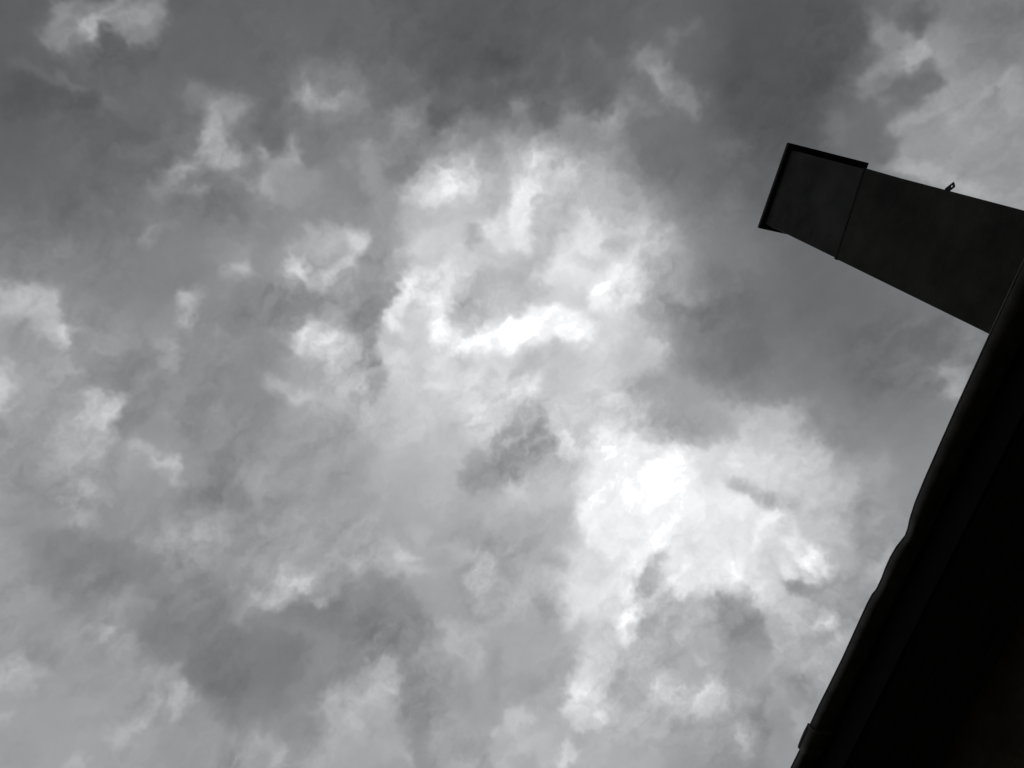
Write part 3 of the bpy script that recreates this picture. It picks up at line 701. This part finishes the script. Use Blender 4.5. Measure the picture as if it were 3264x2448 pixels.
  (213,122,80,161,(2790,2652,2832,2704)),
  (210,163,90,0,(2857,2729,2945,2758,2877,2827)),
  (203,122,90,240,(3015,2803,3038,2817)),
  (176,286,95,0,(2483,2921,2559,2883,2639,2926,2609,3036,2679,3081,2817,3048,2953,2953,3005,2960,3061,3090,3090,3246,3015,3285,2892,3285,2845,3428,2671,3499,2489,3529,2422,3503,2506,3385,2602,3282,2577,3145,2506,3039)),
  (168,450,80,0,(2618,3197,2786,3158,2843,3297,2729,3415,2583,3469)),
  (203,163,80,0,(2850,3060,2974,3009,2936,3080)),
  (195,446,90,0,(2664,3641,3050,3479,3159,3522,3213,3658,2936,3718,2785,3743)),
  (167,163,90,0,(2439,3600,2511,3534,2532,3600,2493,3678,2450,3667)),
  (156,283,95,0,(3022,3048,3040,2982,3133,2988,3168,2855,3256,2893,3298,3006,3409,3057,3435,3193,3388,3268,3503,3579,3561,3939,3458,3791,3370,3746,3286,3669,3294,3536,3213,3538,3176,3497,3206,3378,3158,3228,3089,3185)),
  (139,263,90,0,(3069,3026,3156,3003,3333,3078,3378,3209,3316,3206,3225,3149,3130,3133)),
  (150,202,90,0,(3196,3441,3297,3435,3250,3518)),
  (146,440,80,0,(3330,3627,3495,3531,3542,3817,3408,3735)),
  (202,161,90,0,(3252,3588,3298,3556,3289,3628)),
  (208,224,95,0,(2195,3638,2216,3455,2292,3470,2385,3531,2418,3664,2410,3744,2443,3885,2395,3973,2312,3979,2235,3955,2203,3883,2185,3768)),
  (228,142,90,0,(2203,3686,2276,3623,2387,3729,2343,3778,2262,3793,2273,3860,2231,3858)),
  (224,142,90,0,(2330,3829,2428,3790,2432,3878,2361,3892)),
  (232,101,90,0,(2234,3945,2318,3949,2291,3978)),
  (182,81,90,120,(2351,3766,2375,3781)),
  (178,81,90,120,(2320,3861,2328,3867)),
  (190,81,90,100,(2230,3824,2238,3852)),
  (192,102,80,201,(2288,3570,2340,3600)),
  (210,221,90,0,(2180,4138,2199,4058,2253,4068,2253,4135,2309,4096,2308,4154,2220,4265,2158,4200)),
  (207,224,90,0,(2679,3547,2753,3491,2801,3530,2782,3604,2711,3610)),
  (198,224,80,0,(2907,3312,3003,3329,3023,3385,2952,3392)),
  (174,222,90,0,(3204,3257,3277,3268,3278,3328)),
  (172,766,70,0,(2354,3981,2745,3821,2860,3893,2846,4140,2393,4234)),
  (157,443,90,0,(2856,3865,3048,3779,3158,3821,3119,3900,2921,3948)),
  (193,262,90,0,(1806,3941,1945,3899,1969,3982,1896,4052,1822,4044)),
  (182,361,80,0,(1822,4044,2101,4027,2108,4284,1967,4174,1851,4230)),
  (179,360,80,0,(3248,3748,3323,3709,3416,3783,3434,3896,3312,3831)),
  (135,439,80,0,(3410,3505,3470,3387,3564,3958,3467,3985)),
  (192,436,90,0,(3386,2254,3686,2165,3791,2362,3672,2430,3491,2369)),
  (200,362,90,0,(3257,2519,3343,2547,3423,2733,3488,2807,3612,2833,3574,2937,3457,2899,3331,2873)),
  (226,280,95,0,(3190,2309,3339,2267,3441,2363,3488,2485,3564,2473,3609,2543,3680,2553,3672,2607,3556,2705,3463,2690,3371,2540,3238,2525)),
  (236,241,90,0,(3231,2402,3348,2390,3455,2515,3602,2556,3548,2624,3472,2594,3332,2498)),
  (203,120,80,197,(3442,2415,3472,2458)),
  (148,431,90,0,(3721,2311,3893,2226,4062,2224,3985,2374,3892,2466,3805,2421)),
  (173,313,80,0,(3937,2410,4020,2362,3974,2492,3867,2526)),
  (146,259,95,0,(3399,2667,3495,2701,3625,2663,3472,2594,3546,2614,3693,2612,3818,2562,3978,2594,3954,2747,3924,2881,3848,2885,3740,2836,3621,2830,3488,2807,3427,2752)),
  (168,599,80,0,(3359,3009,3873,3011,3836,3329,3666,3482,3431,3398)),
  (206,258,90,0,(3604,2939,3691,2882,3771,2888,3841,2949,3853,3007,3805,3012,3729,2973,3655,2996)),
  (200,281,80,0,(3354,2887,3551,2872,3585,2944,3499,3011)),
  (142,319,90,0,(3517,3374,3626,3260,3758,3282,3789,3394,3771,3520,3666,3482,3562,3462)),
  (142,181,90,0,(3390,3175,3457,3208,3458,3268,3414,3301)),
  (205,141,80,198,(3425,3145,3480,3170)),
  (145,437,80,0,(3464,3590,3599,3501,3680,3628,3696,3723,3639,3936,3524,3969)),
  (168,218,90,0,(3618,3496,3702,3521,3765,3602,3702,3701,3652,3576)),
  (150,297,90,0,(248,638,440,675,542,947,607,1154,623,1489,528,1677,616,1950,565,2075,473,1859,347,1681,232,1560,402,1417,446,1186,376,928)),
  (143,225,80,0,(392,1531,482,1402,501,1682,414,1669)),
  (134,400,85,0,(-294,1594,-46,1498,232,1560,146,1715,-65,1749,-209,1854)),
  (218,1198,60,0,(2752,2052,3055,1818,3487,1789,3589,2072,3259,2167,2900,2170)),
  (198,896,70,0,(3025,1702,3283,1569,3243,1859,2965,1935,2816,2067)),
  (186,141,85,296,(2907,2199,3024,2184,3175,2190,3318,2166,3460,2203)),
  (196,121,80,237,(3034,2228,3164,2271,3301,2218)),
  (200,120,80,236,(3370,2260,3446,2270,3446,2332)),
  (196,120,80,296,(3388,2537,3481,2619,3602,2631)),
  (150,179,85,0,(3434,2680,3611,2675,3848,2555,3921,2625,3743,2743,3605,2785)),
  (214,102,80,241,(2659,2604,2812,2597,2952,2686)),
  (214,102,80,240,(3020,2575,3115,2737)),
  (206,101,80,239,(3138,2700,3264,2727)),
  (205,96,80,283,(1063,1173,1265,1173,1447,1206)),
  (208,95,80,282,(1576,1004,1728,1027,1921,867,2036,753)),
  (200,117,80,345,(1675,1302,1781,1249)),
  (214,96,80,227,(919,1317,1051,1405,1051,1550)),
  (176,308,85,0,(1390,864,1530,846,1521,991,1427,1155,1564,1242,1434,1387,1217,1476,1132,1566,1015,1560,991,1363,1147,1273,1308,1210,1340,1088)),
  (168,264,80,0,(989,994,1077,1003,1113,1108,1030,1126)),
  (224,173,85,0,(1498,1082,1570,951,1658,1017,1608,1115,1520,1178)),
  (234,96,90,142,(1461,1177,1522,1185,1548,1172)),
  (226,116,85,0,(1102,1485,1153,1489,1152,1518,1109,1519)),
  (177,229,80,0,(1814,938,1879,851,1982,798,1982,855,1859,942)),
  (190,231,80,0,(1713,1063,1804,955,1824,1037,1754,1111)),
  (187,557,80,0,(1411,1702,1650,1563,1843,1625,1840,1747,1561,1851,1262,1851)),
  (148,364,90,0,(1553,2034,1663,1981,1742,2223,1668,2390,1543,2536,1347,2631,1237,2529,1263,2420,1429,2254,1482,2138)),
  (206,200,80,0,(1226,2216,1330,2212,1323,2251,1250,2264)),
  (184,267,80,0,(363,1837,469,1977,441,2155,286,2064)),
  (190,231,80,284,(598,1725,716,1747,812,1803)),
  (176,260,70,0,(-48,2028,150,2084,28,2186,-73,2144)),
  (213,403,80,0,(2705,2031,2882,1954,3090,2008,3181,2139,2895,2200,2843,2307,2745,2207)),
  (242,161,85,0,(2907,2057,3013,2060,3009,2108,2935,2112)),
  (172,161,90,0,(2893,2193,2977,2163,3132,2184,3338,2174,3442,2238,3364,2284,3177,2250,2966,2244)),
  (180,218,85,0,(3449,2205,3633,2181,3708,2252,3540,2280)),
  (190,513,70,0,(3447,2017,3727,1981,3797,2382,3586,2352)),
  (149,352,85,0,(3681,2198,3945,2053,4067,2201,3977,2418,3729,2340)),
  (232,200,85,0,(3469,2418,3606,2502,3625,2590,3488,2569)),
  (232,161,85,0,(3335,2550,3455,2625,3530,2696,3429,2710)),
  (150,239,90,0,(3418,2729,3522,2730,3637,2642,3857,2519,3964,2610,3920,2810,3703,2816,3510,2811)),
  (186,100,85,148,(3447,2588,3528,2619,3621,2638)),
  (222,283,80,0,(3005,2857,3283,2876,3474,2930,3366,2992,3200,2914)),
  (150,304,90,0,(3020,3008,3046,2908,3240,2888,3306,2993,3456,3228,3369,3329,3238,3531,3179,3456,3102,3202)),
  (135,263,85,0,(3080,3085,3340,3015,3420,3192,3192,3193)),
  (168,368,85,0,(2487,2966,2512,2853,2639,2792,2653,2944,2853,3019,3005,3011,3070,3195,2839,3450,2429,3512,2599,3324,2589,3097)),
  (220,287,85,0,(2310,2852,2441,2807,2516,3037,2586,3250,2512,3358,2414,3334)),
  (162,163,90,0,(2429,3602,2524,3521,2511,3629,2458,3685)),
  (168,613,70,0,(1605,2641,1985,2536,1979,2996,1653,2905)),
  (186,82,85,241,(2225,3508,2346,3574)),
  (180,61,90,150,(2311,3700,2356,3729)),
  (176,61,90,150,(2310,3812,2330,3859)),
  (184,61,90,120,(2239,3781,2252,3823)),
  (186,82,85,180,(2305,3612,2252,3667)),
  (184,81,85,209,(2217,3939,2302,3981,2293,4026)),
  (190,61,80,150,(2386,3625,2363,3675)),
  (214,122,80,241,(2677,2675,2753,2594,2847,2462)),
  (208,101,85,134,(3129,2403,3131,2481,3120,2531)),
  (214,101,80,135,(2997,2454,3052,2565,3042,2661)),
  (210,121,80,209,(3236,2795,3302,2824)),
  (120,487,60,0,(-249,3555,255,3609,499,3704,321,4049,-21,4009,-249,3745)),
  (126,473,60,0,(625,3378,857,3353,1071,3560,856,3728,630,3607)),
  (126,523,55,0,(-982,3176,-693,3139,-615,3352,-881,3411)),
]
WARP = ((170, 12), (80, 11), (40, 9), (20, 7.5), (10, 5))
# ---------------------------------------------------------------------------
# Cloud deck: how much light each bank of cloud lets through, as grey values, in
# sky coordinates (u, v) = tan(zenith angle / 2) * (east, north), in units of 1e-4
# ---------------------------------------------------------------------------
PX = 2.2e-4

def lattice(shape, seed):
    return np.random.default_rng(seed).uniform(-1, 1, shape).astype(np.float32)

def vnoise(x, y, seed):
    """smooth value noise, quintic, on a 256 x 256 torus"""
    L = lattice((256, 256), seed)
    xi = np.floor(x).astype(np.int32); yi = np.floor(y).astype(np.int32)
    fx = (x - xi).astype(np.float32); fy = (y - yi).astype(np.float32)
    fx = fx*fx*fx*(fx*(fx*6-15)+10); fy = fy*fy*fy*(fy*(fy*6-15)+10)
    x0 = xi & 255; x1 = (xi+1) & 255; y0 = yi & 255; y1 = (yi+1) & 255
    a = L[y0, x0]; b = L[y0, x1]; c = L[y1, x0]; d = L[y1, x1]
    return (a + (b-a)*fx) + ((c + (d-c)*fx) - (a + (b-a)*fx))*fy

def fbm(x, y, seed, octs, gain=0.55):
    s = 0; a = 1.0; n = 0.0
    ca, sa = math.cos(0.6), math.sin(0.6)
    for k in range(octs):
        s = s + a*vnoise(x + 17.3*k, y - 9.1*k, seed + k); n += a
        x, y = (ca*x - sa*y)*2.03, (sa*x + ca*y)*2.03; a *= gain
    return s/n

def smooth(t):
    t = np.clip(t, 0, 1); return t*t*(3-2*t)

def poly_sd(x, y, P):
    """signed distance to a closed outline, negative inside"""
    best = np.full(x.shape, 1e9, np.float32); inside = np.zeros(x.shape, bool)
    n = len(P)
    for i in range(n):
        ax, ay = P[i]; bx, by = P[(i+1) % n]
        ex, ey = bx-ax, by-ay
        px, py = x-ax, y-ay
        t = np.clip((px*ex + py*ey)/(ex*ex + ey*ey + 1e-12), 0, 1)
        best = np.minimum(best, (px-ex*t)**2 + (py-ey*t)**2)
        if ay != by:
            c = ((ay > y) != (by > y)) & (x < (bx-ax)*(y-ay)/(by-ay) + ax)
            inside ^= c
    d = np.sqrt(best)
    return np.where(inside, -d, d)

def line_sd(x, y, P, w):
    best = np.full(x.shape, 1e9, np.float32)
    for (ax, ay), (bx, by) in zip(P[:-1], P[1:]):
        ex, ey = bx-ax, by-ay
        px, py = x-ax, y-ay
        t = np.clip((px*ex + py*ey)/(ex*ex + ey*ey + 1e-12), 0, 1)
        best = np.minimum(best, (px-ex*t)**2 + (py-ey*t)**2)
    return np.sqrt(best) - w

def gauss(A, sig, axis_):
    r = int(3*sig); k = np.exp(-np.arange(-r, r+1)**2/(2*sig*sig)); k /= k.sum()
    pad = [(0, 0), (0, 0)]; pad[axis_] = (r, r)
    B = np.pad(A, pad, mode='edge'); out = np.zeros_like(A)
    n = A.shape[axis_]
    for i, w in enumerate(k):
        out += np.float32(w)*(B[i:i+n] if axis_ == 0 else B[:, i:i+n])
    return out

def lookup(A, us, vs, X, Y):
    iu = np.interp(X.ravel(), us, np.arange(len(us))).reshape(X.shape)
    iv = np.interp(Y.ravel(), vs, np.arange(len(vs))).reshape(X.shape)
    a = np.clip(iu.astype(int), 0, len(us)-2); b = np.clip(iv.astype(int), 0, len(vs)-2)
    fu = (iu-a).astype(np.float32); fv = (iv-b).astype(np.float32)
    return (A[b, a]*(1-fu)*(1-fv) + A[b, a+1]*fu*(1-fv) + A[b+1, a]*(1-fu)*fv + A[b+1, a+1]*fu*fv)

def cloud_grey(us, vs):
    """grey value (0-255) of the overcast on the tensor grid us x vs"""
    U, V = np.meshgrid(us.astype(np.float32), vs.astype(np.float32))
    # broad light and shade of the overcast
    step = 6
    cu = np.linspace(us[0], us[-1], 260); cv = np.linspace(vs[0], vs[-1], 260)
    CU, CV = np.meshgrid(cu, cv)
    num = np.zeros_like(CU); den = np.zeros_like(CU)
    for u, v, g in BROAD:
        u *= 1e-4; v *= 1e-4
        d2 = (CU-u)**2 + (CV-v)**2
        w = np.exp(-d2/(2*(115*PX)**2)) + 1e-4/(1 + d2/(0.05**2))**2
        num += w*g; den += w
    C = num/den
    iu = np.interp(us, cu, np.arange(260)); iv = np.interp(vs, cv, np.arange(260))
    i0 = np.clip(iu.astype(int), 0, 258); j0 = np.clip(iv.astype(int), 0, 258)
    fu = (iu-i0)[None, :]; fv = (iv-j0)[:, None]
    G = (C[np.ix_(j0, i0)]*(1-fu)*(1-fv) + C[np.ix_(j0, i0+1)]*fu*(1-fv)
         + C[np.ix_(j0+1, i0)]*(1-fu)*fv + C[np.ix_(j0+1, i0+1)]*fu*fv).astype(np.float32)
    # far from the broad values the deck just wanders
    far = smooth((np.hypot(U-0.17, V-0.17) - 0.45)/0.25)
    G = G*(1-far) + far*(138 + 60*fbm(U*6, V*6, 900, 5))
    # the banks, laid over one another
    for grey, soft, alpha, width, pts in BANKS:
        P = [(pts[i]*1e-4, pts[i+1]*1e-4) for i in range(0, len(pts), 2)]
        s = soft*1e-5*1.15; w = width*1e-5/2
        m = s + w + 0.002
        x0 = min(p[0] for p in P)-m; x1 = max(p[0] for p in P)+m
        y0 = min(p[1] for p in P)-m; y1 = max(p[1] for p in P)+m
        a0, a1 = np.searchsorted(us, [x0, x1]); b0, b1 = np.searchsorted(vs, [y0, y1])
        if a1 <= a0 or b1 <= b0: continue
        sl = (slice(b0, b1), slice(a0, a1))
        sd = line_sd(U[sl], V[sl], P, w) if width else poly_sd(U[sl], V[sl], P)
        t = smooth((s - sd)/(2*s))*min(1.0, alpha*1.04/100.0)
        G[sl] += (grey - G[sl])*t
    G = gauss(gauss(G, 2.0, 0), 2.0, 1)
    # light spreads through the thin edges of each bank, at two reaches
    glow = gauss(gauss(G, 6, 0), 6, 1)
    wide = gauss(gauss(G, 20, 0), 20, 1)
    G = 0.24*glow + 0.06*wide + 0.73*G - 0.03*138
    relief = gauss(gauss(np.abs(G - wide), 7, 0), 7, 1)
    # ragged edges: wander the coordinates at several scales and look the deck up again
    wx = np.zeros_like(U); wy = np.zeros_like(V)
    for k, (scale, amp) in enumerate(WARP):
        q = 1.0/(scale*PX)
        wx += amp*PX*vnoise(U*q + 3.7*k, V*q, 10+2*k)
        wy += amp*PX*vnoise(U*q, V*q - 5.1*k, 11+2*k)
    X = U + wx; Y = V + wy
    G = lookup(G, us, vs, X, Y)
    relief = lookup(relief, us, vs, X, Y)
    # billows and fine wisps
    ca, sa = math.cos(2.2), math.sin(2.2)       # the wisps are drawn out along the wind
    A_ = (X*ca + Y*sa); B_ = (-X*sa + Y*ca)
    det = fbm(A_/(85*PX), B_/(52*PX), 300, 7, 0.62)
    tuft = fbm(X/(150*PX), Y/(150*PX), 350, 7, 0.6)
    bil = 1 - 2*np.abs(fbm(A_/(120*PX), B_/(75*PX), 400, 6, 0.62))
    strength = np.interp(G, [90, 130, 180, 215, 240, 255], [2.5, 5, 10, 11, 7, 2]).astype(np.float32)
    patch = 0.25 + 1.4*smooth(0.5 + 1.5*fbm(U/(240*PX), V/(240*PX), 500, 2))
    G += strength*(patch*(1.3*det + 0.7*(bil-0.5)) + (0.3 + 0.6*patch)*tuft)
    G += relief*np.interp(G, [110, 160], [0.5, 1.0])*(1.1*det + 0.5*(bil-0.5))
    G = np.where(G < 155, 155 + (G-155)*1.09, G)
    return np.clip(G, 40, 256)

# ---------------------------------------------------------------------------
# Sky: a vault of cloud 2.5 km off, thick where it looks dark; it only absorbs
# the light of the clear sky above it
# ---------------------------------------------------------------------------
RAD = 2500.0
SIGMA = 0.012      # per metre

def axis(a, b, fine):
    c = [a]; s = fine
    inner = list(np.arange(a, b + fine/2, fine))
    left = []; x = a; s = fine
    while x > -1.04:
        s = min(s*1.12, 0.012); x -= s; left.append(x)
    right = []; x = inner[-1]; s = fine
    while x < 1.04:
        s = min(s*1.12, 0.012); x += s; right.append(x)
    return np.array(left[::-1] + inner + right)

us = axis(-0.19, 0.55, 0.00085); vs = axis(-0.14, 0.50, 0.00085)
G = cloud_grey(us, vs)
U, V = np.meshgrid(us, vs)
r2 = U*U + V*V
D = np.stack([2*U, 2*V, 1-r2], -1)/(1+r2)[..., None]
g = G/255.0
lin = np.where(g <= 0.04045, g/12.92, ((g+0.055)/1.055)**2.4)
lin = lin*(1 + 0.25*smooth((g-0.965)/0.035))
zz = np.maximum(D[..., 2], 0.02); cs = D @ np.array(SUN_DIR)
logB = (0.52687 - 3.6887*zz + 2.73728*zz**2 - 0.89339*zz**3 - 0.44609*np.exp(-6*zz) + 0.02863*cs
        + 0.96022*cs**2 - 0.14709*cs**3 + 0.13292*np.exp((cs-1)/0.012) + 0.32388*np.exp((cs-1)/0.05)
        - 0.08334*np.exp((cs-1)/0.2) - 0.02335*cs*zz)
tau = logB + EXPOSURE*math.log(2) - np.log(lin)
low = smooth((np.sqrt(r2) - 0.75)/0.2)      # towards the horizon the deck thickens evenly
tau = tau*(1-low) + low*1.9
thick = np.clip(tau/SIGMA, 0.5, 330.0)
inner = D*RAD; outer = D*(RAD + thick)[..., None]
nv, nu = U.shape
co = np.concatenate([inner.reshape(-1, 3), outer.reshape(-1, 3)]).astype(np.float32)
I = np.arange(nv*nu).reshape(nv, nu)
a, b, c, d = I[:-1, :-1].ravel(), I[:-1, 1:].ravel(), I[1:, 1:].ravel(), I[1:, :-1].ravel()
N = nv*nu
quads = [np.stack([a, d, c, b], -1), np.stack([a+N, b+N, c+N, d+N], -1)]
edge = np.concatenate([I[0, :], I[1:, -1], I[-1, -2::-1], I[-2::-1, 0]])
e0, e1 = edge[:-1], edge[1:]
quads.append(np.stack([e0, e1, e1+N, e0+N], -1))
Q = np.concatenate(quads).astype(np.int32)
me = bpy.data.meshes.new("sky")
me.vertices.add(len(co)); me.vertices.foreach_set("co", co.ravel())
me.loops.add(Q.size); me.loops.foreach_set("vertex_index", Q.ravel())
me.polygons.add(len(Q)); me.polygons.foreach_set("loop_start", np.arange(0, Q.size, 4, dtype=np.int32))
me.polygons.foreach_set("use_smooth", np.zeros(len(Q), bool))
me.update(calc_edges=True)
mc = bpy.data.materials.new("overcast_cloud"); mc.use_nodes = True
n, l = mc.node_tree.nodes, mc.node_tree.links
for q in list(n): n.remove(q)
va = n.new('ShaderNodeVolumeAbsorption'); va.inputs['Color'].default_value = (0, 0, 0, 1)
va.inputs['Density'].default_value = SIGMA
va.inputs['Color'].default_value = VCOL
mo = n.new('ShaderNodeOutputMaterial'); l.new(va.outputs[0], mo.inputs['Volume'])
me.materials.append(mc)
so = bpy.data.objects.new("sky", me); COL.objects.link(so)
so["kind"] = "structure"
so["label"] = "overcast sky of torn grey rain clouds with bright thin patches"
